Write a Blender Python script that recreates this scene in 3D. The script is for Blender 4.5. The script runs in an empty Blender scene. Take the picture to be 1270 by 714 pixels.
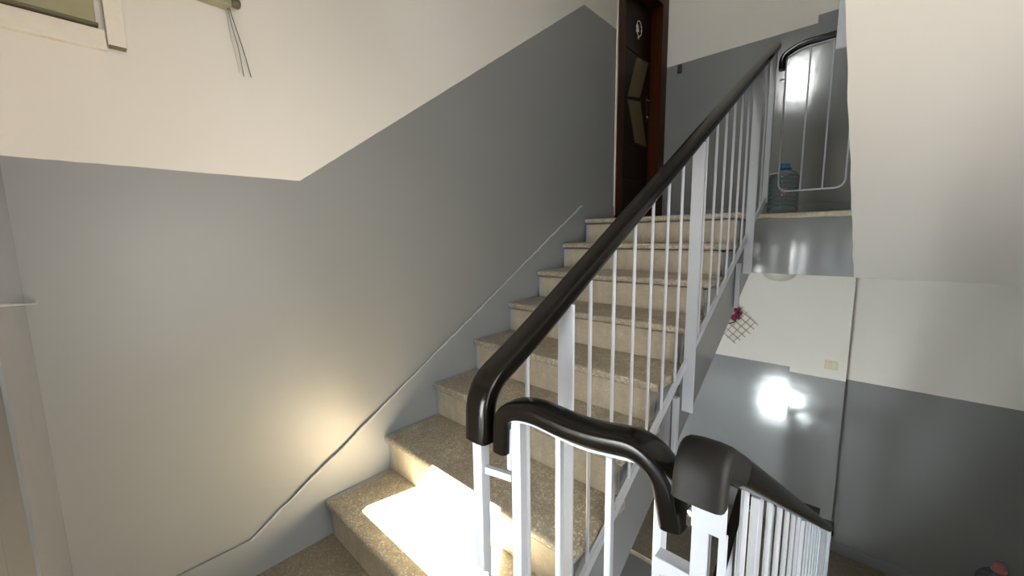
import bpy, bmesh, math, random
from mathutils import Vector, Matrix

random.seed(7)
SC = bpy.context.scene
COL = SC.collection

# ---------------------------------------------------------------- camera
cam_d = bpy.data.cameras.new('camera')
cam = bpy.data.objects.new('camera', cam_d)
COL.objects.link(cam)
SC.camera = cam
YAW, PITCH, ROLL = math.radians(42.70), math.radians(-7.567), math.radians(-0.802)
F = Vector((-math.sin(YAW) * math.cos(PITCH), math.cos(YAW) * math.cos(PITCH), math.sin(PITCH)))
R = F.cross(Vector((0, 0, 1))).normalized()
U = R.cross(F)
R2 = R * math.cos(ROLL) + U * math.sin(ROLL)
U2 = -R * math.sin(ROLL) + U * math.cos(ROLL)
M = Matrix((R2, U2, -F)).transposed().to_4x4()
M.translation = Vector((1.6245, -0.5767, 1.2473))
cam.matrix_world = M
cam_d.sensor_width = 36.0
cam_d.sensor_fit = 'HORIZONTAL'
cam_d.lens = 490.0 / 1270.0 * 36.0
cam_d.clip_start = 0.01
cam_d.clip_end = 100

# ---------------------------------------------------------------- sky, sun, window light, added fill, exposure
world = bpy.data.worlds.new('sky')
SC.world = world
world.use_nodes = True
world.node_tree.nodes['Background'].inputs[0].default_value = (0.62, 0.76, 1.0, 1)
world.node_tree.nodes['Background'].inputs[1].default_value = 1.5

sun_d = bpy.data.lights.new('sun', 'SUN')
sun_d.energy = 380.0
sun_d.angle = math.radians(0.3)
sun_d.color = (1.0, 0.86, 0.68)
sun = bpy.data.objects.new('sun', sun_d)
COL.objects.link(sun)
SUN_DIR = Vector((-0.80, 1.0, -0.60))
sun.rotation_euler = SUN_DIR.to_track_quat('-Z', 'Y').to_euler()


def window_light(name, x, y, z, w, h, power, face=(0, 1, 0), color=(1.0, 0.975, 0.95)):
    """Area lamp for one stairwell window; the right-wall ones are added fill."""
    l = bpy.data.lights.new(name, 'AREA')
    l.shape = 'RECTANGLE'
    l.size = w
    l.size_y = h
    l.energy = power
    l.color = color
    o = bpy.data.objects.new(name, l)
    COL.objects.link(o)
    o.location = (x, y, z)
    o.rotation_euler = Vector(face).to_track_quat('-Z', 'Y').to_euler()
    return o


window_light('window_or_fill_light', 1.10, -0.78, 0.88, 0.34, 0.34, 9)
window_light('window_or_fill_light', 0.48, -0.78, 0.965 + 2.72, 0.36, 0.62, 32)
window_light('window_or_fill_light', 0.60, -0.78, 0.965 - 2.72, 0.58, 0.62, 84, color=(0.93, 0.97, 1.0))
window_light('window_or_fill_light', 2.595, -0.10, 1.10 - 2.72, 0.85, 1.10, 80, face=(-1, 0, 0), color=(0.93, 0.97, 1.0))  # added fill for the lower level, from an unseen right-wall window
window_light('window_or_fill_light', 2.595, -0.10, 1.10, 0.85, 1.10, 20, face=(-1, 0, 0))  # added fill brightening the left wall, no such source seen

vs = SC.view_settings
vs.view_transform = 'Standard'
vs.look = 'None'
vs.gamma = 1.0
vs.use_curve_mapping = False
vs.exposure = 0.50
try:
    SC.cycles.max_bounces = 12
    SC.cycles.diffuse_bounces = 8
    SC.cycles.transparent_max_bounces = 16
    SC.cycles.sample_clamp_indirect = 6.0
    SC.cycles.use_denoising = True
except Exception:
    pass

# ---------------------------------------------------------------- dimensions (metres)
H = 0.17          # riser
D = 0.2813        # going
BAND = 1.4625     # height of the grey paint band over each floor
UP = 8 * H        # one flight
STOREY = 16 * H
X_WELL0, X_WELL1 = 1.06, 1.54
Y_WELL = 2.38     # far edge of the well
Y_BACK = -0.69
Y_FAR = 3.4192
Y_PIL = 3.28
Y_FAR2 = 3.35
X_R = 2.62


# ---------------------------------------------------------------- materials
def lin(h):
    h = h.lstrip('#')
    v = [int(h[i:i + 2], 16) / 255 for i in (0, 2, 4)]
    return tuple(c / 12.92 if c <= 0.04045 else ((c + 0.055) / 1.055) ** 2.4 for c in v) + (1.0,)


class NT:
    def __init__(self, name):
        self.m = bpy.data.materials.new(name)
        self.m.use_nodes = True
        self.t = self.m.node_tree
        self.b = self.t.nodes['Principled BSDF']

    def n(self, kind, **kw):
        nd = self.t.nodes.new(kind)
        for k, v in kw.items():
            if k in nd.inputs.keys() if isinstance(k, str) else False:
                nd.inputs[k].default_value = v
            else:
                setattr(nd, k, v)
        return nd

    def l(self, a, b):
        self.t.links.new(a, b)

    def set(self, **kw):
        for k, v in kw.items():
            self.b.inputs[k.replace('_', ' ')].default_value = v

    def math(self, op, a, b=None, clamp=False):
        nd = self.t.nodes.new('ShaderNodeMath')
        nd.operation = op
        nd.use_clamp = clamp
        for i, v in enumerate((a, b)):
            if v is None:
                continue
            if isinstance(v, (int, float)):
                nd.inputs[i].default_value = v
            else:
                self.l(v, nd.inputs[i])
        return nd.outputs[0]

    def mix(self, fac, a, b):
        nd = self.t.nodes.new('ShaderNodeMix')
        nd.data_type = 'RGBA'
        for s, v in ((nd.inputs[0], fac), (nd.inputs[6], a), (nd.inputs[7], b)):
            if isinstance(v, (tuple, list)):
                s.default_value = v
            elif isinstance(v, (int, float)):
                s.default_value = v
            else:
                self.l(v, s)
        return nd.outputs[2]

    def coord(self, out='Object'):
        return self.t.nodes.new('ShaderNodeTexCoord').outputs[out]

    def noise(self, vec, scale, detail=3, rough=0.55):
        nd = self.t.nodes.new('ShaderNodeTexNoise')
        nd.inputs['Scale'].default_value = scale
        nd.inputs['Detail'].default_value = detail
        nd.inputs['Roughness'].default_value = rough
        self.l(vec, nd.inputs['Vector'])
        return nd.outputs[0]

    def ramp(self, fac, stops):
        nd = self.t.nodes.new('ShaderNodeValToRGB')
        e = nd.color_ramp.elements
        while len(e) < len(stops):
            e.new(0.5)
        for el, (p, c) in zip(e, stops):
            el.position = p
            el.color = c if len(c) == 4 else tuple(c) + (1,)
        self.l(fac, nd.inputs[0])
        return nd.outputs[0]

    def bump(self, height, strength, dist=0.01):
        nd = self.t.nodes.new('ShaderNodeBump')
        nd.inputs['Strength'].default_value = strength
        nd.inputs['Distance'].default_value = dist
        self.l(height, nd.inputs['Height'])
        self.l(nd.outputs[0], self.b.inputs['Normal'])


def plain(name, color, rough=0.5, metal=0.0, spec=0.5, bump=0.0, scale=30, vary=0.08):
    t = NT(name)
    c = t.coord()
    nz = t.noise(c, scale, 4)
    dark = tuple(x * (1 - vary) for x in color[:3]) + (1,)
    light = tuple(min(1, x * (1 + vary)) for x in color[:3]) + (1,)
    t.l(t.mix(nz, dark, light), t.b.inputs['Base Color'])
    t.set(Roughness=rough, Metallic=metal)
    t.b.inputs['Specular IOR Level'].default_value = spec
    if bump:
        t.bump(nz, bump, 0.004)
    return t.m


GREY = (0.222, 0.227, 0.228, 1)
CREAM = (0.70, 0.665, 0.61, 1)
GREY_ROUGH = 0.125


def paint_nodes(t, fac, grey=GREY, cream=CREAM, grey_rough=GREY_ROUGH):
    """fac = 1 where the glossy grey dado paint is, 0 where the matt cream paint is."""
    c = t.coord()
    big = t.noise(c, 2.3, 3)
    fine = t.noise(c, 60, 4)
    g = t.mix(big, tuple(x * 0.94 for x in grey[:3]) + (1,), tuple(x * 1.06 for x in grey[:3]) + (1,))
    w = t.mix(big, tuple(x * 0.97 for x in cream[:3]) + (1,), tuple(x * 1.03 for x in cream[:3]) + (1,))
    t.l(t.mix(fac, w, g), t.b.inputs['Base Color'])
    r = t.math('MULTIPLY', fac, grey_rough - 0.62)
    r = t.math('ADD', r, 0.62)
    r = t.math('ADD', r, t.math('MULTIPLY', t.math('SUBTRACT', big, 0.5), 0.06))
    t.l(r, t.b.inputs['Roughness'])
    h = t.math('ADD', t.math('MULTIPLY', big, 1.0), t.math('MULTIPLY', fine, 0.10))
    h = t.math('ADD', h, t.math('MULTIPLY', t.noise(c, 9, 2), 0.35))
    t.bump(h, 0.10, 0.02)


def mat_wall_left():
    t = NT('two_tone_stair_wall_paint')
    sx = t.n('ShaderNodeSeparateXYZ')
    t.l(t.coord(), sx.inputs[0])
    y, z = sx.outputs[1], sx.outputs[2]
    # the band is level over the landings and climbs with the stairs between them
    k = t.math('DIVIDE', t.math('SUBTRACT', y, 0.0108), 1.9602 - 0.0108, clamp=True)
    line = t.math('ADD', t.math('MULTIPLY', k, UP), BAND)
    jit = t.math('MULTIPLY', t.math('SUBTRACT', t.noise(t.coord(), 14, 2), 0.5), 0.004)
    line = t.math('ADD', line, jit)
    paint_nodes(t, t.math('LESS_THAN', z, line), grey_rough=0.40)
    return t.m


def mat_wall_levels(name, base_levels, top_trim=0.0):
    t = NT(name)
    sx = t.n('ShaderNodeSeparateXYZ')
    t.l(t.coord(), sx.inputs[0])
    z = sx.outputs[2]
    z = t.math('ADD', z, t.math('MULTIPLY', t.math('SUBTRACT', t.noise(t.coord(), 14, 2), 0.5), 0.004))
    fac = None
    for b in base_levels:
        a = t.math('MULTIPLY', t.math('GREATER_THAN', z, b - 0.375), t.math('LESS_THAN', z, b + BAND))
        fac = a if fac is None else t.math('MAXIMUM', fac, a)
    paint_nodes(t, fac)
    return t.m


def mat_flight():
    """Concrete flight: sides in grey paint, underside in cream paint."""
    t = NT('painted_flight_slab')
    g = t.n('ShaderNodeNewGeometry')
    sx = t.n('ShaderNodeSeparateXYZ')
    t.l(g.outputs['True Normal'], sx.inputs[0])
    paint_nodes(t, t.math('GREATER_THAN', sx.outputs[2], -0.3))
    return t.m


def mat_solid_paint(name, fac, grey=GREY, cream=CREAM, grey_rough=GREY_ROUGH):
    t = NT(name)
    v = t.n('ShaderNodeValue')
    v.outputs[0].default_value = fac
    paint_nodes(t, v.outputs[0], grey, cream, grey_rough)
    return t.m


def mat_terrazzo(name, base, dark, light, rough=0.38, edge_paint=False, dirt=0.5):
    t = NT(name)
    c = t.coord()
    v = t.n('ShaderNodeTexVoronoi')
    v.inputs['Scale'].default_value = 190
    t.l(c, v.inputs['Vector'])
    sep = t.n('ShaderNodeSeparateColor')
    t.l(v.outputs['Color'], sep.inputs[0])
    chips = t.ramp(sep.outputs[0], [(0.0, dark), (0.25, base), (0.72, base), (0.92, light)])
    blot = t.noise(c, 7, 5, 0.65)
    dirtc = tuple(x * 0.55 for x in base[:3]) + (1,)
    fac = t.ramp(blot, [(0.35, (0, 0, 0, 1)), (0.75, (dirt, dirt, dirt, 1))])
    colr = t.mix(fac, chips, dirtc)
    fine = t.noise(c, 45, 4)
    mp = t.n('ShaderNodeMapping')
    mp.inputs['Scale'].default_value = (22, 22, 3.0)
    t.l(c, mp.inputs[0])
    streak = t.noise(mp.outputs[0], 1.0, 4, 0.6)
    colr = t.mix(t.ramp(streak, [(0.45, (0, 0, 0, 1)), (0.70, (0.6, 0.6, 0.6, 1))]), colr, tuple(x * 0.6 for x in base[:3]) + (1,))
    colr = t.mix(t.math('MULTIPLY', fine, 0.35), colr, light)
    if edge_paint:                                   # grey wall paint slopped over the edge at the wall
        sx = t.n('ShaderNodeSeparateXYZ')
        t.l(c, sx.inputs[0])
        lim = t.math('ADD', t.math('MULTIPLY', t.noise(c, 26, 4, 0.7), 0.055), -0.002)
        e = t.math('LESS_THAN', sx.outputs[0], lim)
        colr = t.mix(e, colr, (0.30, 0.33, 0.37, 1))
    t.l(colr, t.b.inputs['Base Color'])
    t.l(t.math('ADD', t.math('MULTIPLY', blot, 0.25), rough - 0.1), t.b.inputs['Roughness'])
    t.bump(t.math('ADD', fine, t.math('MULTIPLY', sep.outputs[1], 0.3)), 0.25, 0.002)
    return t.m


def mat_wood(name, a, b, rough=0.3):
    t = NT(name)
    mp = t.n('ShaderNodeMapping')
    mp.inputs['Scale'].default_value = (14, 14, 0.9)
    t.l(t.coord(), mp.inputs[0])
    nz = t.noise(mp.outputs[0], 3.0, 5, 0.6)
    t.l(t.ramp(nz, [(0.3, a), (0.7, b)]), t.b.inputs['Base Color'])
    t.set(Roughness=rough)
    t.b.inputs['Specular IOR Level'].default_value = 0.10
    t.bump(nz, 0.08, 0.002)
    return t.m


def mat_clear(name, tint, gloss=0.16):
    t = NT(name)
    nt = t.t
    tr = nt.nodes.new('ShaderNodeBsdfTransparent')
    tr.inputs[0].default_value = tint
    gl = nt.nodes.new('ShaderNodeBsdfGlossy')
    gl.inputs['Roughness'].default_value = 0.06
    lw = nt.nodes.new('ShaderNodeLayerWeight')
    lw.inputs[0].default_value = 0.35
    mx = nt.nodes.new('ShaderNodeMixShader')
    f = t.math('ADD', t.math('MULTIPLY', lw.outputs['Facing'], 0.5), gloss * 0.4, clamp=True)
    t.l(f, mx.inputs[0])
    t.l(tr.outputs[0], mx.inputs[1])
    t.l(gl.outputs[0], mx.inputs[2])
    t.l(mx.outputs[0], nt.nodes['Material Output'].inputs[0])
    return t.m


MAT = {}
MAT['wall_left'] = mat_wall_left()
MAT['wall_far'] = mat_wall_levels('two_tone_landing_wall_paint', [-UP, UP])
MAT['wall_back'] = mat_wall_levels('two_tone_half_landing_wall_paint', [0.0, STOREY, -STOREY])
MAT['flight'] = mat_flight()
MAT['grey'] = mat_solid_paint('grey_gloss_paint', 1.0)
MAT['skirting'] = mat_solid_paint('grey_skirting_paint', 1.0, grey=(0.222, 0.234, 0.243, 1), grey_rough=0.45)
MAT['ridge'] = plain('chipped_pale_grey_paint', (0.40, 0.41, 0.41, 1), 0.5, 0, 0.5, 0.1, 60, 0.3)
MAT['cream'] = mat_solid_paint('cream_matt_paint', 0.0)
MAT['tread'] = mat_terrazzo('terrazzo_tread', (0.285, 0.240, 0.168, 1), (0.12, 0.098, 0.064, 1), (0.66, 0.60, 0.48, 1), 0.36, True, 0.9)
MAT['riser'] = mat_terrazzo('terrazzo_riser', (0.43, 0.372, 0.278, 1), (0.37, 0.318, 0.232, 1), (0.50, 0.44, 0.345, 1), 0.5, True, 0.75)
MAT['floor'] = mat_terrazzo('terrazzo_landing_floor', (0.21, 0.17, 0.112, 1), (0.11, 0.087, 0.055, 1), (0.37, 0.32, 0.24, 1), 0.36, False, 0.7)
MAT['nosing'] = mat_terrazzo('terrazzo_landing_edge', (0.50, 0.42, 0.30, 1), (0.35, 0.28, 0.2, 1), (0.62, 0.55, 0.43, 1), 0.5)
MAT['white_metal'] = plain('bluish_white_enamel_on_steel', (0.46, 0.49, 0.535, 1), 0.34, 0, 0.5, 0.06, 40, 0.05)
MAT['black_rail'] = plain('black_pvc_handrail', (0.0055, 0.0045, 0.0032, 1), 0.20, 0, 0.26, 0.05, 45, 0.35)
MAT['scuffed_rail'] = plain('scuffed_black_pvc', (0.006, 0.005, 0.004, 1), 0.6, 0, 0.3, 0.15, 70, 0.5)
MAT['rail_chip'] = plain('white_paint_chip', (0.8, 0.8, 0.8, 1), 0.5)
MAT['door'] = mat_wood('dark_brown_door_veneer', (0.010, 0.0042, 0.0012, 1), (0.020, 0.0085, 0.0025, 1), 0.35)
MAT['door_frame'] = mat_wood('red_brown_frame_veneer', (0.030, 0.0075, 0.0018, 1), (0.055, 0.017, 0.004, 1), 0.30)
MAT['inlay'] = plain('bronze_door_inlay', (0.17, 0.125, 0.058, 1), 0.42, 0.35, 0.5, 0.0, 40, 0.12)
MAT['chrome'] = plain('chrome', (0.75, 0.75, 0.75, 1), 0.12, 1.0)
MAT['black'] = plain('black_plastic', (0.012, 0.012, 0.012, 1), 0.4)
MAT['olive'] = plain('olive_enamel_on_sheet_steel', (0.30, 0.28, 0.17, 1), 0.4, 0, 0.5, 0.03, 25, 0.08)
MAT['olive_dark'] = plain('dark_olive_edge', (0.11, 0.095, 0.05, 1), 0.5)
MAT['trunking'] = plain('cream_plastic_trunking', (0.72, 0.67, 0.58, 1), 0.45)
MAT['cable'] = plain('dark_cable', (0.05, 0.04, 0.035, 1), 0.5)
MAT['cable_pale'] = plain('pale_cable', (0.33, 0.29, 0.24, 1), 0.5)
MAT['switch'] = plain('yellowed_ivory_plastic', (0.66, 0.56, 0.36, 1), 0.35)
MAT['lamp'] = plain('opal_lamp_glass', (0.55, 0.52, 0.46, 1), 0.3)
MAT['bamboo'] = plain('dry_split_bamboo', (0.42, 0.35, 0.23, 1), 0.6, 0, 0.4, 0.05, 40, 0.2)
MAT['petal'] = plain('burgundy_petal', (0.13, 0.008, 0.028, 1), 0.55, 0, 0.4, 0, 40, 0.3)
MAT['petal_pink'] = plain('mauve_petal', (0.50, 0.22, 0.32, 1), 0.55)
MAT['twig'] = plain('dark_twig', (0.045, 0.02, 0.012, 1), 0.6)
MAT['bottle'] = mat_clear('clear_bluish_pet', (0.72, 0.83, 0.87, 1))
MAT['water'] = mat_clear('bluish_water_surface', (0.80, 0.90, 0.94, 1), 0.02)
MAT['bottle_cap'] = plain('blue_bottle_cap', (0.03, 0.16, 0.50, 1), 0.35)
MAT['pink_cap'] = plain('dusty_pink_bottle_cap', (0.42, 0.15, 0.17, 1), 0.4)
MAT['label'] = plain('red_bottle_label', (0.50, 0.16, 0.18, 1), 0.45)
MAT['glass'] = mat_clear('window_glass', (0.96, 0.98, 0.98, 1), 0.05)
MAT['blind'] = plain('white_sun_blocking_cloth', (0.75, 0.73, 0.68, 1), 0.8)  # cloth of added pieces that block and shape the sun
MAT['window_frame'] = plain('dark_grey_frame_and_shade_panel', (0.10, 0.10, 0.105, 1), 0.5)  # dark tone for frames and for panels standing in for shade
MAT['white_wood'] = plain('white_window_paint', (0.70, 0.70, 0.67, 1), 0.4)


# ---------------------------------------------------------------- mesh helpers
class MB:
    def __init__(self):
        self.bm = bmesh.new()

    def box(self, x0, x1, y0, y1, z0, z1, bevel=0.0, seg=2):
        r = bmesh.ops.create_cube(self.bm, size=1.0)
        mat = Matrix.Translation(((x0 + x1) / 2, (y0 + y1) / 2, (z0 + z1) / 2)) @ Matrix.Diagonal((x1 - x0, y1 - y0, z1 - z0, 1))
        bmesh.ops.transform(self.bm, matrix=mat, verts=r['verts'])
        if bevel:
            es = list({e for v in r['verts'] for e in v.link_edges})
            bmesh.ops.bevel(self.bm, geom=es, offset=bevel, segments=seg, affect='EDGES', profile=0.5)
        return self

    def prism(self, pts, axis, a, b):
        """Extrude a polygon (list of 2-D points) along axis 0/1/2 from a to b.
        axis 0: pts are (y,z); axis 1: (x,z); axis 2: (x,y). a and b may be functions of the point."""
        def mk(p, t):
            t = t(p) if callable(t) else t
            return {0: (t, p[0], p[1]), 1: (p[0], t, p[1]), 2: (p[0], p[1], t)}[axis]
        va = [self.bm.verts.new(mk(p, a)) for p in pts]
        vb = [self.bm.verts.new(mk(p, b)) for p in pts]
        n = len(pts)
        self.bm.faces.new(va)
        self.bm.faces.new(list(reversed(vb)))
        for i in range(n):
            j = (i + 1) % n
            self.bm.faces.new((va[j], va[i], vb[i], vb[j]))
        return self

    def sweep(self, path, prof, side, cap=True, closed=False):
        """Sweep a profile [(s, u)] along path. side: fixed Vector for s; u is perpendicular to side and the tangent."""
        P = [Vector(p) for p in path]
        n = len(P)
        rings = []
        for i in range(n):
            if closed:
                t0, t1 = (P[i] - P[i - 1]).normalized(), (P[(i + 1) % n] - P[i]).normalized()
            else:
                t0 = (P[i] - P[i - 1]).normalized() if i else (P[1] - P[0]).normalized()
                t1 = (P[i + 1] - P[i]).normalized() if i < n - 1 else t0
            t = (t0 + t1).normalized()
            s = (side - t * side.dot(t)).normalized()
            u = s.cross(t).normalized()
            k = 1.0 / max(0.6, math.cos(t0.angle(t1) / 2))
            rings.append([self.bm.verts.new(P[i] + s * a + u * (b * k)) for a, b in prof])
        m = len(prof)
        rng = range(n if closed else n - 1)
        for i in rng:
            A, B = rings[i], rings[(i + 1) % n]
            for j in range(m):
                k = (j + 1) % m
                self.bm.faces.new((A[j], A[k], B[k], B[j]))
        if cap and not closed:
            self.bm.faces.new(list(reversed(rings[0])))
            self.bm.faces.new(rings[-1])
        return self

    def tube(self, path, r, seg=8, closed=False):
        P = [Vector(p) for p in path]
        d = (P[1] - P[0]).normalized()
        # pick a side vector not parallel to any stretch of the path
        best = max((Vector((1, 0, 0)), Vector((0, 1, 0)), Vector((0, 0, 1))),
                   key=lambda a: min(1 - abs(a.dot((P[i + 1] - P[i]).normalized())) for i in range(len(P) - 1)))
        prof = [(r * math.cos(2 * math.pi * k / seg), r * math.sin(2 * math.pi * k / seg)) for k in range(seg)]
        return self.sweep(path, prof, best, True, closed)

    def lathe(self, prof, cx=0, cy=0, cz=0, seg=24, axis='Z', matrix=None, cap=True):
        rings = []
        newv = []
        for r, z in prof:
            ring = []
            for k in range(seg):
                a = 2 * math.pi * k / seg
                v = self.bm.verts.new((r * math.cos(a), r * math.sin(a), z))
                ring.append(v)
                newv.append(v)
            rings.append(ring)
        for A, B in zip(rings, rings[1:]):
            for k in range(seg):
                j = (k + 1) % seg
                self.bm.faces.new((A[k], A[j], B[j], B[k]))
        if cap:
            self.bm.faces.new(list(reversed(rings[0])))
            self.bm.faces.new(rings[-1])
        m = Matrix.Translation((cx, cy, cz))
        if matrix is not None:
            m = m @ matrix
        bmesh.ops.transform(self.bm, matrix=m, verts=newv)
        return self

    def build(self, name, mat, parent=None, smooth=False, angle=40, bevel=0.0):
        if bevel:
            bmesh.ops.bevel(self.bm, geom=list(self.bm.edges), offset=bevel, segments=2, affect='EDGES', profile=0.5)
        bmesh.ops.recalc_face_normals(self.bm, faces=self.bm.faces)
        me = bpy.data.meshes.new(name)
        if smooth:
            lim = math.radians(angle)
            for f in self.bm.faces:
                f.smooth = True
            for e in self.bm.edges:
                if len(e.link_faces) == 2 and e.calc_face_angle(0) > lim:
                    e.smooth = False
        self.bm.to_mesh(me)
        self.bm.free()
        if isinstance(mat, str):
            mat = MAT[mat]
        me.materials.append(mat)
        o = bpy.data.objects.new(name, me)
        COL.objects.link(o)
        if parent is not None:
            base = parent if parent.parent is None else parent.parent      # parts are modelled in world space, stored relative to their thing
            me.transform(Matrix.Translation(-base.location))
            o.parent = parent
        return o


def thing(name, label, cat, loc=(0, 0, 0), group=None):
    o = bpy.data.objects.new(name, None)
    COL.objects.link(o)
    o.location = loc
    o.empty_display_size = 0.1
    o['label'] = label
    o['category'] = cat
    if group:
        o['group'] = group
    return o


def tag(o, label, cat, group=None):
    o['label'] = label
    o['category'] = cat
    if group:
        o['group'] = group
    return o


def struct(o, label=None, cat=None):
    o['kind'] = 'structure'
    if label:
        o['label'] = label
    if cat:
        o['category'] = cat
    return o


def copy_thing(root, offset, label):
    r = root.copy()
    COL.objects.link(r)
    r.location = root.location + Vector(offset)
    r['label'] = label
    for ch in list(root.children):
        c = ch.copy()
        COL.objects.link(c)
        c.parent = r
        for g in list(ch.children):
            d = g.copy()
            COL.objects.link(d)
            d.parent = c
    return r


def arc(c, r, a0, a1, n, plane):
    """Points on an arc; plane 'yz' or 'xz'; angles in degrees from +first axis to +z."""
    out = []
    for i in range(n + 1):
        a = math.radians(a0 + (a1 - a0) * i / n)
        p, q = c[0] + r * math.cos(a), c[1] + r * math.sin(a)
        out.append((p, q))
    return out


def rounded(points, rad, n=6):
    """Round the inner corners of a 3-D polyline."""
    P = [Vector(p) for p in points]
    out = [P[0]]
    for i in range(1, len(P) - 1):
        a, b, c = P[i - 1], P[i], P[i + 1]
        r = min(rad, (a - b).length * 0.49, (c - b).length * 0.49)
        p0, p1 = b + (a - b).normalized() * r, b + (c - b).normalized() * r
        for k in range(n + 1):
            t = k / n
            out.append(p0 * (1 - t) ** 2 + b * 2 * t * (1 - t) + p1 * t * t)
    out.append(P[-1])
    return out


# =====================================================================  THE SETTING
# left wall, with an opening for the door on the upper landing
DY0, DY1, DZ1 = 2.445, Y_FAR - 0.005, UP + 2.06
w = MB()
w.box(-0.25, 0.0, -1.2, DY0, -3.2, 5.4)
w.box(-0.25, 0.0, DY0, 3.7, -3.2, UP)
w.box(-0.25, 0.0, DY0, 3.7, DZ1, 5.4)
w.box(-0.25, -0.2, DY0, 3.7, UP, DZ1)
w.box(-0.2, 0.0, DY1, 3.7, UP, DZ1)
struct(w.build('wall_left', 'wall_left'))

# far wall of the landings, with a shallow pilaster between x = 1.17 and 1.53
w = MB()
w.box(-0.0, 1.1731, Y_FAR, Y_FAR + 0.25, -3.2, 5.4)
w.box(1.1731, 1.5283, Y_PIL, Y_FAR + 0.25, -3.2, 5.4)
w.box(1.5283, X_R + 0.2, Y_FAR2, Y_FAR + 0.25, -3.2, 5.4)
struct(w.build('wall_far', 'wall_far'))

# back wall behind the camera, with one window for every half landing
WIN = []
w = MB()
zc = -3.2
for lv, x0, x1 in ((-STOREY, 0.24, 0.98), (0.0, 0.755, 1.70), (STOREY, 0.24, 0.98)):
    z0, z1 = lv + 0.59, lv + 1.35
    WIN.append((lv, x0, x1, z0, z1))
    w.box(0.0, X_R + 0.2, Y_BACK - 0.16, Y_BACK, zc, lv + 0.15)
    w.box(0.0, x0 - 0.225, Y_BACK - 0.16, Y_BACK, lv + 0.15, z1)
    w.box(x1, X_R + 0.2, Y_BACK - 0.16, Y_BACK, lv + 0.15, z1)
    w.box(x0 - 0.225, x1, Y_BACK - 0.16, Y_BACK - 0.04, lv + 0.15, z0)
    w.box(x0 - 0.225, x0, Y_BACK - 0.16, Y_BACK - 0.04, z0, z1)
    zc = z1
w.box(0.0, X_R + 0.2, Y_BACK - 0.16, Y_BACK, zc, 5.4)
struct(w.build('wall_back', 'wall_back'))

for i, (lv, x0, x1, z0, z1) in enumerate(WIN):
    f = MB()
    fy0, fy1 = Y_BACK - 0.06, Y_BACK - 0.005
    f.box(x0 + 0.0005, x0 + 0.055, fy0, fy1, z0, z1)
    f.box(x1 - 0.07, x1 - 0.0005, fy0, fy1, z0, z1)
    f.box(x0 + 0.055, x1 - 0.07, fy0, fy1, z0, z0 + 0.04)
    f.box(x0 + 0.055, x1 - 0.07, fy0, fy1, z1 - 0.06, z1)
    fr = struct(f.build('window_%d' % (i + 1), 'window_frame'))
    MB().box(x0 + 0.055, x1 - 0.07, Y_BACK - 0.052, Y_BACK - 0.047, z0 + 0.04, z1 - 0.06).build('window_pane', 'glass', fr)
    MB().box(x0 - 0.225, x1, Y_BACK - 0.038, Y_BACK - 0.005, lv + 0.15, z0 - 0.0005, 0.002).build('shade_apron_panel', 'window_frame', fr)  # dark sheet added in place of shade below the window
    MB().box(x0 - 0.225, x0, Y_BACK - 0.038, Y_BACK - 0.005, z0, z1, 0.002).build('shade_side_panel', 'window_frame', fr)  # shade left of the window, painted as an added dark panel

# right wall with openings for two added windows, ceiling
w = MB()
for a, b in ((-3.2, 0.5 - STOREY), (1.7 - STOREY, 0.5), (1.7, 5.4)):
    w.box(X_R, X_R + 0.2, Y_BACK - 0.16, Y_FAR2, a, b)
for lv in (0.0, -STOREY):
    w.box(X_R, X_R + 0.2, Y_BACK - 0.16, -0.56, lv + 0.50, lv + 1.70)
    w.box(X_R, X_R + 0.2, 0.36, Y_FAR2, lv + 0.50, lv + 1.70)
struct(w.build('wall_right', 'wall_back'))
for k, (lv, where) in enumerate(((0.0, 'of the right wall'), (-STOREY, 'of the right wall one flight down'))):  # added windows, unseen, placed to brighten the stairwell from the right
    f = MB()
    for a, b, c, d in ((-0.559, -0.50, 0.501, 1.699), (0.30, 0.359, 0.501, 1.699), (-0.4999, 0.2999, 0.501, 0.55), (-0.4999, 0.2999, 1.65, 1.699)):
        f.box(X_R + 0.02, X_R + 0.08, a, b, lv + c, lv + d)
    fr = struct(f.build('window_%d' % (4 + k), 'window_frame'))
    MB().box(X_R + 0.045, X_R + 0.05, -0.4999, 0.2999, lv + 0.55, lv + 1.65).build('window_pane', 'glass', fr)
    bl = thing('sun_blocking_blind', 'white blind added to block sun at the added window ' + where, 'blind', (X_R + 0.01, -0.1, lv + 1.10), 'added sun-blocking blinds')
    MB().box(X_R + 0.008, X_R + 0.011, -0.555, 0.355, lv + 0.51, lv + 1.66).build('cloth', 'blind', bl)
    MB().box(X_R + 0.002, X_R + 0.018, -0.555, 0.355, lv + 1.661, lv + 1.69, 0.004).build('roller', 'white_wood', bl)
struct(MB().box(-0.0, X_R, Y_BACK, Y_FAR, 5.2, 5.4).build('ceiling', 'cream'))
struct(MB().box(0.0, X_R, Y_BACK, Y_FAR2, -3.2, -3.0).build('floor', 'floor'))

# half landing (where the camera stands) and the one above it
hl = MB()
hl.box(0.0, X_R, Y_BACK, -0.05, -0.36, 0.0)
hl.box(0.0, 1.03, -0.05, 0.0215, -0.33, 0.0)
hl.box(1.03, 1.56, -0.05, -0.030, -0.36, 0.0)
hl.box(1.56, X_R, -0.05, 0.04, -0.36, 0.0)
struct(hl.build('floor', 'floor'))
struct(MB().box(0.0, X_R, Y_BACK, -0.05, STOREY - 0.36, STOREY).build('floor', 'cream'))


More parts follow.
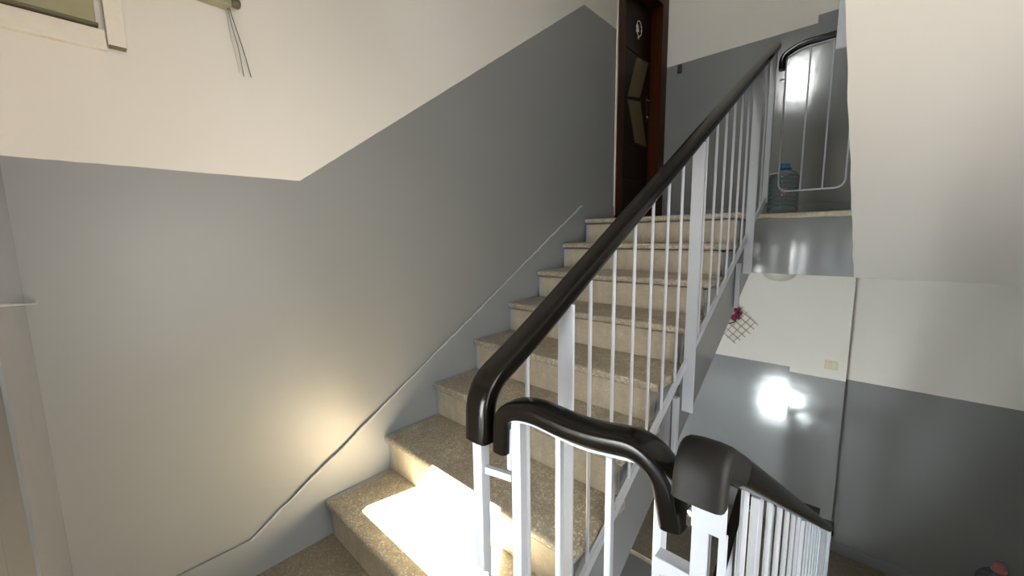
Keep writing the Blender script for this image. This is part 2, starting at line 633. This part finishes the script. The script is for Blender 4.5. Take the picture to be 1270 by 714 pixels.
def landing(z, name):
    w = MB()
    w.box(0.0, 1.035, 7 * D + 0.30, Y_FAR, z - 0.375, z)
    w.box(1.035, X_WELL1, Y_WELL + 0.10, Y_FAR, z - 0.375, z)
    w.box(X_WELL1, X_R, Y_WELL - 0.0195, Y_FAR2, z - 0.375, z)
    o = w.build(name, 'floor')
    o.data.materials.append(MAT['cream'])
    for p in o.data.polygons:
        if p.normal.z < -0.5:
            p.material_index = 1
    struct(o)
    # grey beam face and terrazzo lip along the edge of the well
    xs = [1.036 + (X_WELL1 - 0.001 - 1.036) * k / 40 for k in range(41)]
    front = [(x, Y_WELL + 0.006 + 0.055 * (x - 1.288) + 0.0016 * math.sin((x - 1.05) * 21) + 0.0004 * math.sin(x * 60)) for x in xs]     # hand-floated, wavy
    b = MB().prism(front + [(xs[-1], Y_WELL + 0.0999), (xs[0], Y_WELL + 0.0999)], 2, z - 0.375, z - 0.030)
    struct(b.build('trim_1', 'grey', smooth=True, angle=30), 'glossy grey beam face under the landing edge', None)
    n = MB().box(1.036, X_WELL1 - 0.001, Y_WELL - 0.015, Y_WELL + 0.0999, z - 0.0299, z + 0.002, 0.008)
    struct(n.build('trim_2', 'nosing'), 'beige terrazzo lip along the landing edge', None)


landing(UP, 'floor')
landing(-UP, 'floor')

# skirting that climbs with the stairs, painted like the wall, its top edge slightly proud
sk = MB()
ys0, ys1 = -0.266, 1.937
sz0, sz1 = 0.148, 1.456
poly = [(Y_BACK, -0.02), (Y_BACK, sz0 - 0.002), (ys0, sz0)]
for i in range(1, 25):
    t = i / 24
    poly.append((ys0 + (ys1 - ys0) * t, sz0 + (sz1 - sz0) * t + random.uniform(-0.004, 0.004)))
poly += [(DY0 - 0.03, sz1 + 0.012), (DY0 - 0.03, UP - 0.06), (2.0, UP - 0.06), (0.0, -0.06), (-0.04, -0.02)]
sk.prism(poly, 0, 0.0005, 0.011)
struct(sk.build('baseboard_left', 'skirting'), 'grey sloping skirting following the stairs')
rg = MB()
pth, rad = [], []
for i in range(0, 61):
    t = i / 60
    pth.append((0.0095, ys0 + (ys1 - ys0) * t, sz0 + (sz1 - sz0) * t + random.uniform(-0.004, 0.004)))
for i in range(60):
    r = random.uniform(0.0025, 0.0045) + 0.0025 * (i / 60)
    rg.tube([pth[i], pth[i + 1]], r, 6)
struct(rg.build('trim_3', 'ridge'), 'pale plaster ridge along the top of the sloping skirting')
struct(MB().box(1.53, X_R, Y_FAR2 - 0.012, Y_FAR2 - 0.0005, -UP, -UP + 0.09, 0.003).build('baseboard_far', 'skirting'))
struct(MB().box(0.02, 1.172, Y_FAR - 0.012, Y_FAR - 0.0005, UP, UP + 0.10, 0.003).build('baseboard_far', 'skirting'))
struct(MB().box(1.175, 1.528, Y_PIL - 0.012, Y_PIL - 0.0005, UP, UP + 0.10, 0.003).build('baseboard_far', 'skirting'))
struct(MB().box(1.53, X_R, Y_FAR2 - 0.012, Y_FAR2 - 0.0005, UP, UP + 0.10, 0.003).build('baseboard_far', 'skirting'))
struct(MB().box(1.175, 1.528, Y_PIL - 0.012, Y_PIL - 0.0005, -UP, -UP + 0.09, 0.003).build('baseboard_far', 'skirting'))


# =====================================================================  STAIRS
def slab_poly(over=0.0):
    pts = [(-0.049, -0.375) if over else (0.0225, -0.334)]
    if over:                                  # the visible underside edge is cut a little unevenly
        pts += [(-0.049 + (Y_WELL + 0.029) * k / 60, -0.375 + 1.36 * k / 60) for k in range(1, 60)]
    pts += [(Y_WELL - 0.02, 0.985), (Y_WELL - 0.02, UP - 0.047), (7 * D + 0.05, UP - 0.047)]
    for i in range(8, 0, -1):
        y = (i - 1) * D + 0.05
        pts.append((y, i * H - 0.047))
        pts.append((y, (i - 1) * H - 0.047 if i > 1 else -0.02))
    pts[-1] = (0.05, -0.0005)
    pts.append((-0.049 if over else 0.0225, -0.0005))
    out = []
    for q in pts:
        if not out or (abs(out[-1][0] - q[0]) + abs(out[-1][1] - q[1])) > 1e-6:
            out.append(q)
    return out


def staircase(label, x0, x1, z0, flip=False, skew=None, loose=0.0):
    """A flight of eight risers from level z0. flip: the flight climbs towards -Y."""
    fy = (lambda y: 2.311 - y) if flip else (lambda y: y)
    root = thing('staircase', label, 'stairs', (x0, fy(0.0), z0), 'flights of the staircase')
    pts = [(fy(y), z + z0) for y, z in slab_poly(1.0 if flip else 0.0)]
    s = MB()
    edge_lo = x0 + 0.001 if skew is None else skew
    s.prism(pts, 0, edge_lo, x1 - 0.030 if not flip else x1 - 0.001)
    s.build('flight_slab', 'flight', root)
    for i in range(1, 9):
        y0 = (i - 1) * D
        y1 = i * D + (0.04 if i < 8 else 0.0185 + 0.001)
        ya, yb = sorted((fy(y0), fy(y1)))
        t = MB().box(x0 + 0.002, x1, ya, yb, z0 + i * H - 0.034, z0 + i * H, 0.010, 3)
        t.build('tread', 'tread', root, smooth=True)
        ya, yb = sorted((fy(y0 + 0.022), fy(y0 + 0.049)))
        MB().box(x0 + 0.003, x1 - 0.04, ya, yb, z0 + (i - 1) * H + 0.0005, z0 + i * H - 0.0395).build('riser', 'riser', root)
    return root


staircase('terrazzo stair flight climbing along the grey wall to the brown door', 0.012, 1.057, 0.0)
staircase('stair flight going down on the right of the open well', 1.56, X_R - 0.005, -UP, flip=True)
staircase('stair flight overhead at the right, seen from its cream underside', 1.54, X_R - 0.005, UP, flip=True,
          skew=lambda p: 1.541 - 0.019 * (Y_WELL - p[0]) + 0.0022 * math.sin(p[0] * 23) * math.sin(p[0] * 9.1 + 1))

# unseen slab of the flight below, kept under the floor name
for z0, nm, mt in ((-STOREY, 'floor', 'flight'),):
    struct(MB().prism([(y, z + z0) for y, z in slab_poly()], 0, 0.001, 1.03).build(nm, mt))

# =====================================================================  RAILINGS
RAIL_PROF = [(-0.0265, -0.014), (-0.0285, -0.006), (-0.0290, 0.010), (-0.0272, 0.0165), (-0.0225, 0.0200), (-0.010, 0.0216), (0.010, 0.0216),
             (0.0225, 0.0200), (0.0272, 0.0165), (0.0290, 0.010), (0.0285, -0.006), (0.0265, -0.014), (0.020, -0.0195), (-0.020, -0.0195)]


def handrail(path, side, parent, prof=RAIL_PROF, name='handrail'):
    return MB().sweep(path, prof, side).build(name, 'black_rail', parent, smooth=True, angle=50)


def flat_bar(x, y, z0, z1, wx=0.045, wy=0.008):
    return MB().box(x - wx / 2, x + wx / 2, y - wy / 2, y + wy / 2, z0, z1, 0.0012, 1)


def round_bar(x, y, z0, z1, r=0.0055):
    return MB().tube([(x, y, z0), (x, y, z1)], r, 8)


# --- the railing of the climbing flight
XA = 1.07
SL = 0.571


def rail_z(y):
    return 1.236 + SL * (y - 0.45)


def bar_z(y):
    return 0.290 + 0.567 * (y - 0.365)


def climbing_railing(label):
    root = thing('stair_railing', label, 'railing', (XA, 0.0, 0.0), 'railings of the stairwell')
    path = rounded([(XA, -0.074, 0.845), (XA, -0.069, 0.950), (XA, 0.06, rail_z(0.06)), (XA, 2.44, rail_z(2.44))], 0.09, 8)
    # side = -X keeps the profile's crown pointing up along a +Y path
    hr = handrail(path, Vector((1, 0, 0)), root)
    bp = [(XA, -0.062, bar_z(-0.062)), (XA, 2.42, bar_z(2.42))]
    MB().sweep(bp, [(-0.006, -0.015), (0.006, -0.015), (0.006, 0.015), (-0.006, 0.015)], Vector((1, 0, 0))).build('bottom_rail', 'white_metal', root)
    MB().sweep([(XA, 0.03, rail_z(0.03) - 0.016), (XA, 2.43, rail_z(2.43) - 0.016)],
               [(-0.015, -0.003), (0.015, -0.003), (0.015, 0.003), (-0.015, 0.003)], Vector((1, 0, 0))).build('top_strip', 'white_metal', root)
    # posts
    MB().box(XA - 0.013, XA + 0.012, -0.086, -0.062, 0.0, 0.86, 0.0015, 1).build('post', 'white_metal', root)
    for y in (0.205, 1.105, 2.02):
        flat_bar(XA + 0.0115, y, bar_z(y) - 0.22, rail_z(y) - 0.014).build('post', 'white_metal', root)
        MB().box(XA - 0.0395, XA - 0.019, y - 0.035, y - 0.0045, bar_z(y) - 0.42, bar_z(y) - 0.16, 0.001, 1).build('anchor', 'white_metal', root)
    flat_bar(XA, 2.42, bar_z(2.42) - 0.02, rail_z(2.42) - 0.014, 0.03, 0.012).build('post', 'white_metal', root)
    ys = [0.07]
    ys += [0.205 + 0.9 * k / 7 for k in range(1, 7)]
    ys += [1.105 + 0.915 * k / 7 for k in range(1, 7)]
    ys += [2.155, 2.29]
    for y in ys:
        round_bar(XA, y, bar_z(y) - 0.005, rail_z(y) - 0.014).build('baluster', 'white_metal', root, smooth=True)
    return root, hr


climb, climb_rail = climbing_railing('long white railing with black handrail rising up the climbing stair flight')
chip = MB().box(XA + 0.0235, XA + 0.0275, 0.055, 0.067, rail_z(0.06) - 0.002, rail_z(0.06) + 0.010, 0.0015, 1)
chip.build('paint_chip', 'rail_chip', climb_rail)['label'] = 'white chip in the black plastic'

# --- the short balustrade of the half landing, between the two flights
YS = -0.055
short = thing('landing_balustrade', 'short S-curved black handrail on white bars between the two flights, nearest the camera', 'railing',
              (1.3, YS, 0.0), 'balustrades at the landings')
sp = rounded([(1.1235, YS, 0.836), (1.127, YS, 0.918), (1.19, YS, 0.936), (1.30, YS, 0.928), (1.395, YS, 0.944), (1.433, YS, 0.918), (1.447, YS, 0.848)], 0.045, 8)
handrail(sp, Vector((0, -1, 0)), short, [(a * 0.94, b * 0.82) for a, b in RAIL_PROF])
MB().sweep(rounded([(1.146, YS, 0.905), (1.19, YS, 0.9165), (1.30, YS, 0.9085), (1.393, YS, 0.923)], 0.03, 4),
           [(-0.015, -0.0025), (0.015, -0.0025), (0.015, 0.0025), (-0.015, 0.0025)], Vector((0, -1, 0))).build('top_strip', 'white_metal', short)
MB().box(1.142, 1.165, YS - 0.008, YS + 0.012, 0.0, 0.905, 0.0012, 1).build('post', 'white_metal', short)
MB().box(1.132, 1.1425, YS - 0.010, YS - 0.002, 0.800, 0.885, 0.001, 1).build('plate', 'white_metal', short)
MB().box(1.420, 1.432, YS - 0.010, YS + 0.012, 0.0, 0.912, 0.0012, 1).build('post', 'white_metal', short)
for x in (1.249, 1.346):
    MB().box(x - 0.0055, x + 0.0055, YS - 0.0055, YS + 0.0055, 0.0, 0.906, 0.001, 1).build('baluster', 'white_metal', short)
MB().sweep([(1.0835, -0.074, 0.785), (1.1415, -0.060, 0.785)], [(-0.005, -0.007), (0.005, -0.007), (0.005, 0.007), (-0.005, 0.007)], Vector((0, -1, 0))).build('connecting_bar', 'white_metal', short)
MB().box(1.432, 1.4803, YS - 0.033, YS - 0.010, 0.785, 0.808, 0.001, 1).build('connecting_bar', 'white_metal', short)

# --- the railing of the flight going down
SD = -0.632


def dx(y):
    return 1.495 + 0.016 * (y + 0.08)


def drail_z(y):
    return 0.972 + SD * (y + 0.075)


def dbar_z(y):
    return drail_z(y) - 0.86


def descending_railing(label):
    root = thing('stair_railing', label, 'railing', (dx(0), 0.0, 0.0), 'railings of the stairwell')
    full = rounded([(dx(-0.1), -0.118, 0.938), (dx(-0.1), -0.108, 0.990), (dx(0.04), 0.04, drail_z(0.04)), (dx(0.3), 0.3, drail_z(0.3))], 0.06, 8)
    cut = next(k for k, q in enumerate(full) if q[1] > -0.055)
    hr_end = handrail(full[:cut + 1], Vector((1, 0, 0)), root, name='handrail_end')
    hr_end.data.materials[0] = MAT['scuffed_rail']
    hr_end['label'] = 'scuffed dull end of the handrail, bent down'
    path = rounded([tuple(full[cut]), (dx(0.04), 0.04, drail_z(0.04)),
                    (dx(2.30), 2.30, drail_z(2.30)), (dx(2.42), 2.42, drail_z(2.36)), (dx(2.44), 2.44, drail_z(2.36) - 0.08)], 0.06, 8)
    handrail(path, Vector((1, 0, 0)), root)
    strip = [(dx(-0.02) + 0.0, -0.02, drail_z(-0.02) - 0.016), (dx(2.3), 2.3, drail_z(2.3) - 0.016)]
    MB().sweep(strip, [(-0.019, -0.003), (0.019, -0.003), (0.019, 0.003), (-0.019, 0.003)], Vector((1, 0, 0))).build('top_strip', 'switch', root)
    MB().sweep([(dx(-0.06), -0.06, dbar_z(-0.06)), (dx(2.42), 2.42, dbar_z(2.42))],
               [(-0.006, -0.015), (0.006, -0.015), (0.006, 0.015), (-0.006, 0.015)], Vector((1, 0, 0))).build('bottom_rail', 'white_metal', root)
    # newel at the top: flat bar, header plate and a thin second bar
    MB().box(1.4805, 1.5005, -0.094, -0.080, 0.0, 0.925, 0.001, 1).build('newel', 'white_metal', root)
    MB().box(1.4805, 1.520, -0.098, -0.0945, 0.885, 0.930, 0.001, 1).build('plate', 'white_metal', root)
    MB().box(1.5115, 1.5195, -0.094, -0.082, 0.0, 0.884, 0.001, 1).build('newel', 'white_metal', root)
    for y in (0.215, 1.00, 1.79):
        flat_bar(dx(y), y, dbar_z(y) - 0.2, drail_z(y) - 0.014, 0.014, 0.042).build('post', 'white_metal', root)
    flat_bar(dx(2.41), 2.41, dbar_z(2.41) - 0.03, drail_z(2.36) - 0.02, 0.04, 0.02).build('post', 'white_metal', root)
    ys = [0.115] + [0.215 + 0.785 * k / 6 for k in range(1, 6)] + [1.0 + 0.79 * k / 6 for k in range(1, 6)] + [1.92, 2.05, 2.18, 2.30]
    for y in ys:
        round_bar(dx(y), y, dbar_z(y) - 0.005, drail_z(y) - 0.014, 0.006).build('baluster', 'white_metal', root, smooth=True)
    return root


descend = descending_railing('white railing with black handrail dropping away at bottom right into the well')
bk = MB().box(1.4700, 1.4802, -0.0860, -0.062, 0.872, 0.896, 0.003, 2)
bk.build('bracket', 'chrome', short, smooth=True)['label'] = 'small bare metal weld joining the two handrail ends'

# the railing of the overhead flight, of which the photograph shows one post plate past the slab's edge
over = thing('stair_railing', 'railing of the overhead flight, only its grey post plate showing at the top', 'railing', (1.475, 0.0, STOREY), 'railings of the stairwell')
ox = lambda y: dx(y) - 0.018
handrail([(ox(-0.1), -0.1, drail_z(-0.1) + STOREY), (ox(1.1), 1.1, drail_z(1.1) + STOREY)], Vector((1, 0, 0)), over)
for y in (0.2, 1.06):
    flat_bar(ox(y), y, (1.80 if y > 1 else STOREY - 0.1), drail_z(y) - 0.014 + STOREY, 0.026, 0.010).build('post', 'white_metal', over)
for k in range(1, 6):
    y = 0.2 + 0.86 * k / 6
    round_bar(ox(y), y, STOREY - 0.17 - 0.6 * y + 0.2, drail_z(y) - 0.014 + STOREY, 0.006).build('baluster', 'white_metal', over, smooth=True)
copy_thing(climb, (0, 0, -STOREY - 0.15), 'railing of the lowest flight, glimpsed far down through the well')


# --- balustrade of the upper landing, at the far edge of the well
def landing_panel(label):
    YP = 2.41
    z = UP
    root = thing('landing_balustrade', label, 'railing', (1.3, YP, z), 'balustrades at the landings')
    path = rounded([(1.117, YP, z + 0.855), (1.119, YP, z + 0.930), (1.20, YP, z + 0.972), (1.49, YP, z + 0.975)], 0.06, 8)
    handrail(path, Vector((0, -1, 0)), root, [(a * 0.9, b * 0.85) for a, b in RAIL_PROF])
    MB().sweep(rounded([(1.135, YP, z + 0.915), (1.21, YP, z + 0.950), (1.49, YP, z + 0.955)], 0.05, 5),
               [(-0.012, -0.0025), (0.012, -0.0025), (0.012, 0.0025), (-0.012, 0.0025)], Vector((0, -1, 0))).build('top_strip', 'white_metal', root)
    fr = rounded([(1.136, YP, z + 0.925), (1.140, YP, z + 0.135), (1.462, YP, z + 0.135), (1.458, YP, z + 0.952)], 0.055, 6)
    MB().tube(fr, 0.0048, 8).build('frame', 'white_metal', root, smooth=True)
    for x in (1.252, 1.358):
        round_bar(x, YP, z + 0.136, z + 0.953, 0.0045).build('baluster', 'white_metal', root, smooth=True)
    MB().tube([(1.087, YP, z + 0.245), (1.138, YP, z + 0.250)], 0.005, 8).build('connecting_bar', 'white_metal', root, smooth=True)
    MB().box(1.108, 1.136, YP - 0.004, YP + 0.004, z + 0.795, z + 0.805).build('connecting_bar', 'white_metal', root)
    return root


panel = landing_panel('thin white wire balustrade panel on the upper landing in front of the blue-capped bottle')
copy_thing(panel, (0, 0, -STOREY - 0.13), 'wire balustrade on the lower landing, its black rail showing behind the descending one')

# =====================================================================  DOOR
door = bpy.data.objects.new('door_1', None)
COL.objects.link(door)
door.location = (-0.1, 2.9, UP)
struct(door, 'dark brown wooden door at the head of the stairs')
f = MB()
f.box(-0.15, 0.012, DY0 + 0.001, DY0 + 0.105, UP + 0.003, DZ1 - 0.001, 0.006)
f.box(-0.15, 0.006, 3.275, DY1 - 0.002, UP + 0.003, DZ1 - 0.001, 0.004)
f.box(-0.15, 0.010, DY0 + 0.106, 3.274, DZ1 - 0.10, DZ1 - 0.001, 0.004)
f.build('door_frame', 'door_frame', door)
MB().box(-0.010, 0.007, DY0 - 0.020, DY0, UP + 0.04, DZ1 + 0.03, 0.003).build('frame_bead', 'trunking', door)
leaf = MB()
zl = [UP + 0.005, UP + 0.384, UP + 0.690, UP + 1.482, UP + 1.955]
for a, b in zip(zl, zl[1:]):                                   # four raised panels with grooves between them
    leaf.box(-0.115, -0.10, DY0 + 0.107, 3.272, a + 0.004, b - 0.004, 0.003)
leaf.box(-0.145, -0.1149, DY0 + 0.107, 3.272, UP + 0.005, UP + 1.955)
leaf = leaf.build('door_leaf', 'door', door)
MB().prism([(2.975, 2.811), (3.223, 2.835), (3.062, 2.491), (2.826, 2.45)], 0, -0.0995, -0.0955).build('inlay', 'inlay', leaf)
MB().prism([(2.825, 2.423), (3.076, 2.458), (3.229, 2.079), (2.987, 2.086)], 0, -0.0995, -0.0955).build('inlay', 'inlay', leaf)
RX = Matrix.Rotation(math.radians(90), 4, 'Y')
MB().lathe([(0.030, 0), (0.036, 0.004), (0.036, 0.010), (0.028, 0.014)], -0.10, 2.976, 3.056, 20, matrix=Matrix.Scale(1.8, 4, (0, 0, 1)) @ RX if False else RX).build('knocker_plate', 'chrome', leaf, smooth=True)
ring = [(-0.082, 2.976 + 0.05 * math.cos(a), 3.045 + 0.062 * math.sin(a)) for a in [2 * math.pi * k / 20 for k in range(20)]]
MB().tube(ring, 0.006, 8, closed=True).build('knocker_ring', 'chrome', leaf, smooth=True)
MB().lathe([(0.012, 0), (0.016, 0.006), (0.014, 0.02), (0.006, 0.026)], -0.098, 2.965, 2.965, 14, matrix=RX).build('knocker_stud', 'chrome', leaf, smooth=True)
MB().box(-0.0995, -0.094, 3.195, 3.235, 2.30, 2.54, 0.002).build('handle_plate', 'black', leaf)
MB().tube([(-0.094, 3.215, 2.478), (-0.055, 3.215, 2.478), (-0.055, 3.10, 2.470)], 0.009, 10).build('door_handle', 'chrome', leaf, smooth=True)
MB().lathe([(0.015, 0), (0.015, 0.008), (0.010, 0.012)], -0.094, 3.215, 2.346, 14, matrix=RX).build('keyhole', 'chrome', leaf, smooth=True)

# =====================================================================  THINGS ON THE LEFT WALL
bx = thing('meter_box', 'large olive metal box high on the white wall at top left', 'box', (0.0, -0.60, 1.9))
MB().box(0.0005, 0.034, -0.688, -0.484, 1.8295, 2.30, 0.003).build('body', 'olive', bx)
MB().box(0.0005, 0.0365, -0.688, -0.480, 1.8225, 1.829, 0.001).build('bottom_flange', 'olive_dark', bx)
MB().lathe([(0.004, 0), (0.005, 0.003), (0.002, 0.004)], 0.034, -0.60, 1.865, 10, matrix=RX).build('screw', 'chrome', bx)

tr = thing('cable_trunking', 'cream plastic cable trunking running below and beside the olive box', 'trunking', (0.0, -0.45, 1.8))
MB().box(0.0005, 0.022, -0.688, -0.468, 1.768, 1.820, 0.002).build('horizontal_channel', 'trunking', tr)
MB().box(0.0005, 0.030, -0.466, -0.427, 1.783, 2.55, 0.002).build('vertical_channel', 'trunking', tr)
MB().box(0.0025, 0.028, -0.464, -0.429, 1.7805, 1.7828).build('open_end', 'olive_dark', tr)

jb = thing('junction_box', 'narrow olive casing with loose wires at the top of the white wall', 'box', (0.0, -0.2, 2.0))
MB().box(0.0005, 0.045, -0.40, -0.165, 1.985, 2.045, 0.006).build('casing', 'olive', jb)
MB().lathe([(0.010, 0), (0.016, 0.004), (0.016, 0.022), (0.010, 0.028)], 0.025, -0.166, 2.008, 14, matrix=Matrix.Rotation(math.radians(-90), 4, 'X')).build('end_cap', 'olive_dark', jb, smooth=True)
MB().tube(rounded([(0.030, -0.172, 1.990), (0.028, -0.160, 1.94), (0.022, -0.140, 1.87), (0.012, -0.122, 1.792)], 0.05), 0.0014, 6).build('wire', 'cable', jb, smooth=True)
MB().tube(rounded([(0.026, -0.175, 1.990), (0.022, -0.166, 1.93), (0.018, -0.152, 1.87), (0.010, -0.143, 1.790)], 0.05), 0.0011, 6).build('wire', 'cable', jb, smooth=True)
MB().tube(rounded([(0.022, -0.178, 1.990), (0.016, -0.174, 1.92), (0.010, -0.160, 1.85), (0.006, -0.154, 1.80)], 0.05), 0.0008, 6).build('wire', 'cable_pale', jb, smooth=True)

rod = thing('curtain_rod', 'thin white rod crossing the grey wall at the left edge', 'rod', (0.3, -0.676, 1.1))
MB().tube([(0.012, -0.672, 1.088), (0.70, -0.672, 1.158)], 0.0026, 8).build('rod', 'white_metal', rod, smooth=True)
MB().tube([(0.002, -0.672, 1.090), (0.020, -0.672, 1.090)], 0.004, 8).build('end_knob', 'white_metal', rod, smooth=True)
MB().box(0.695, 0.705, -0.6895, -0.668, 1.150, 1.166).build('wall_hook', 'white_metal', rod)

# unseen cloths added behind the camera, cut to shape the patch of sun
bl = thing('sun_blocking_blind', 'white blind added over the unseen back window to shape the sun patch', 'blind', (1.21, Y_BACK - 0.13, 1.2))
MB().box(0.757, 1.698, Y_BACK - 0.134, Y_BACK - 0.131, 1.003, 1.32).build('cloth', 'blind', bl)
MB().box(0.757, 1.698, Y_BACK - 0.142, Y_BACK - 0.124, 1.3201, 1.345, 0.004).build('roller', 'white_wood', bl)
for k, (lv, what) in enumerate(((STOREY, 'white blind added to block sun at the unseen window one flight further up'), (-STOREY, 'white blind added to block sun at the unseen window one flight further down'))):  # added cloths keeping sun out at the other levels
    b2 = thing('sun_blocking_blind', what, 'blind', (0.61, Y_BACK - 0.13, 1.2 + lv), 'added sun-blocking blinds')
    MB().box(0.242, 0.978, Y_BACK - 0.134, Y_BACK - 0.131, lv + 0.60, lv + 1.32).build('cloth', 'blind', b2)
    MB().box(0.242, 0.978, Y_BACK - 0.142, Y_BACK - 0.124, lv + 1.3201, lv + 1.345, 0.004).build('roller', 'white_wood', b2)
cu = MB().prism([(0.757, 0.592), (0.84, 0.592), (0.922, 0.720), (1.16, 0.86), (1.265, 1.002), (0.757, 1.002)], 1, Y_BACK - 0.130, Y_BACK - 0.126)
tag(cu.build('sun_mask_curtain', 'blind'), 'white slanted cloth added in the unseen back window to shape the sun patch', 'sun_mask_curtain')

# =====================================================================  THINGS ON THE LANDINGS
bell = thing('doorbell', 'small black doorbell on the far wall right of the door', 'doorbell', (0.127, Y_FAR, 2.775))
MB().box(0.108, 0.146, Y_FAR - 0.020, Y_FAR - 0.0005, 2.738, 2.812, 0.006, 3).build('housing', 'black', bell, smooth=True)
MB().lathe([(0.008, 0), (0.009, 0.003), (0.006, 0.005)], 0.127, Y_FAR - 0.020, 2.778, 12, matrix=Matrix.Rotation(math.radians(90), 4, 'X')).build('button', 'black', bell)

sw = thing('light_switch', 'cream double light switch on the white pilaster downstairs', 'switch', (1.433, Y_PIL, 0.21))
MB().box(1.393, 1.473, Y_PIL - 0.010, Y_PIL - 0.0005, 0.178, 0.248, 0.003).build('plate', 'switch', sw)
MB().box(1.401, 1.4325, Y_PIL - 0.015, Y_PIL - 0.0101, 0.187, 0.239, 0.002).build('rocker', 'switch', sw)
MB().box(1.4335, 1.465, Y_PIL - 0.015, Y_PIL - 0.0101, 0.187, 0.239, 0.002).build('rocker', 'switch', sw)

lamp = thing('ceiling_lamp', 'round dome lamp under the upper landing slab', 'lamp', (1.13, 2.75, UP - 0.375))
MB().lathe([(0.105, 0), (0.105, -0.014), (0.10, -0.016)], 1.13, 2.75, UP - 0.3755, 28).build('base_ring', 'white_metal', lamp, smooth=True)
MB().lathe([(0.10, -0.0165), (0.099, -0.03), (0.088, -0.052), (0.066, -0.070), (0.036, -0.081), (0.006, -0.084)], 1.13, 2.75, UP - 0.3755, 28).build('lamp_shade', 'lamp', lamp, smooth=True)

# bamboo trellis with an artificial flower on the lower far wall
tl = thing('wall_trellis', 'small bamboo lattice ornament with burgundy flower on the lower wall', 'ornament', (0.70, Y_FAR, 0.42))
tc = Vector((0.715, 0, 0.415))
uu, vv = Vector((0.62, 0, 0.785)), Vector((0.785, 0, -0.62))
for k in range(5):
    o = tc + vv * (k - 2) * 0.052
    ln = 0.17 - 0.012 * abs(k - 1)
    MB().tube([tuple(o - uu * ln + Vector((0, Y_FAR - 0.006, 0))), tuple(o + uu * ln + Vector((0, Y_FAR - 0.006, 0)))], 0.0035, 6).build('stick', 'bamboo', tl)
for k in range(6):
    o = tc + uu * (k - 2.5) * 0.052
    ln = 0.15 - 0.008 * abs(k - 3)
    MB().tube([tuple(o - vv * ln + Vector((0, Y_FAR - 0.0135, 0))), tuple(o + vv * ln + Vector((0, Y_FAR - 0.0135, 0)))], 0.0035, 6).build('stick', 'bamboo', tl)
fc = Vector((0.715, Y_FAR - 0.045, 0.520))
fl = MB()
for ring_r, n, sc in ((0.020, 6, 0.024), (0.040, 8, 0.026)):
    for k in range(n):
        a = 2 * math.pi * k / n + ring_r * 40
        p = fc + Vector((ring_r * math.cos(a), 0.010 if ring_r > 0.03 else -0.012, ring_r * math.sin(a) * 1.2))
        m = Matrix.Translation(p) @ Matrix.Rotation(-a, 4, 'Y') @ Matrix.Diagonal((sc, 0.008, sc * 0.8, 1))
        bmesh.ops.create_uvsphere(fl.bm, u_segments=8, v_segments=6, radius=1.0, matrix=m)
fl.build('petals', 'petal', tl, smooth=True)
fp = MB()
bmesh.ops.create_uvsphere(fp.bm, u_segments=10, v_segments=8, radius=1.0, matrix=Matrix.Translation(fc + Vector((-0.005, -0.030, 0.012))) @ Matrix.Diagonal((0.020, 0.010, 0.020, 1)))
fp.build('pink_petal', 'petal_pink', tl, smooth=True)
MB().tube(rounded([(0.63, Y_FAR - 0.03, 0.425), (0.68, Y_FAR - 0.04, 0.418), (0.735, Y_FAR - 0.04, 0.445), (0.73, Y_FAR - 0.04, 0.50)], 0.04), 0.006, 6).build('twig', 'twig', tl, smooth=True)


def water_bottle(label, x, y, z, h, r, cap_mat, cap_r, label_on):
    root = thing('water_bottle', label, 'bottle', (x, y, z), 'large plastic water bottles')
    body_h = h * 0.74
    prof = [(r * 0.55, 0.002), (r * 0.93, 0.004), (r, 0.02)]
    n = 7
    for k in range(n):
        za = 0.03 + (body_h - 0.05) * k / n
        zb = 0.03 + (body_h - 0.05) * (k + 1) / n
        q = (zb - za)
        prof += [(r, za), (r, za + q * 0.62), (r * 0.955, za + q * 0.75), (r * 0.955, za + q * 0.88)]
    prof += [(r, body_h - 0.015), (r * 0.97, body_h), (r * 0.80, body_h + h * 0.07), (r * 0.50, body_h + h * 0.125),
             (cap_r * 1.02, body_h + h * 0.155), (cap_r * 0.92, h * 0.925)]
    MB().lathe(prof, x, y, z, 28, cap=False).build('bottle_body', 'bottle', root, smooth=True, angle=60)
    MB().lathe([(cap_r * 1.45, h * 0.895), (cap_r * 1.5, h * 0.905), (cap_r * 1.35, h * 0.922), (cap_r, h * 0.925)], x, y, z, 20).build('neck_ring', cap_mat, root, smooth=True)
    MB().lathe([(cap_r * 1.08, h * 0.926), (cap_r * 1.08, h * 0.985), (cap_r * 0.95, h)], x, y, z, 20).build('cap', cap_mat, root, smooth=True)
    if label_on:
        lm = MB()
        for (a0, a1, z0, z1) in ((-90, -66, 0.42, 0.47), (-86, -68, 0.49, 0.51), (-88, -72, 0.37, 0.39)):
            n = 8
            va, vb = [], []
            for k in range(n + 1):
                a = math.radians(a0 + (a1 - a0) * k / n)
                va.append(lm.bm.verts.new((x + r * 1.008 * math.cos(a), y + r * 1.008 * math.sin(a), z + h * z0)))
                vb.append(lm.bm.verts.new((x + r * 1.008 * math.cos(a), y + r * 1.008 * math.sin(a), z + h * z1)))
            for k in range(n):
                lm.bm.faces.new((va[k], va[k + 1], vb[k + 1], vb[k]))
        lm.build('label', 'label', root)
    return root


water_bottle('large clear bluish water bottle with blue cap on the upper landing', 1.130, 2.66, UP, 0.335, 0.088, 'bottle_cap', 0.026, True)
water_bottle('clear water bottle with dusty pink cap on the lower landing at bottom right', 2.372, 3.235, -UP, 0.452, 0.095, 'pink_cap', 0.024, False)
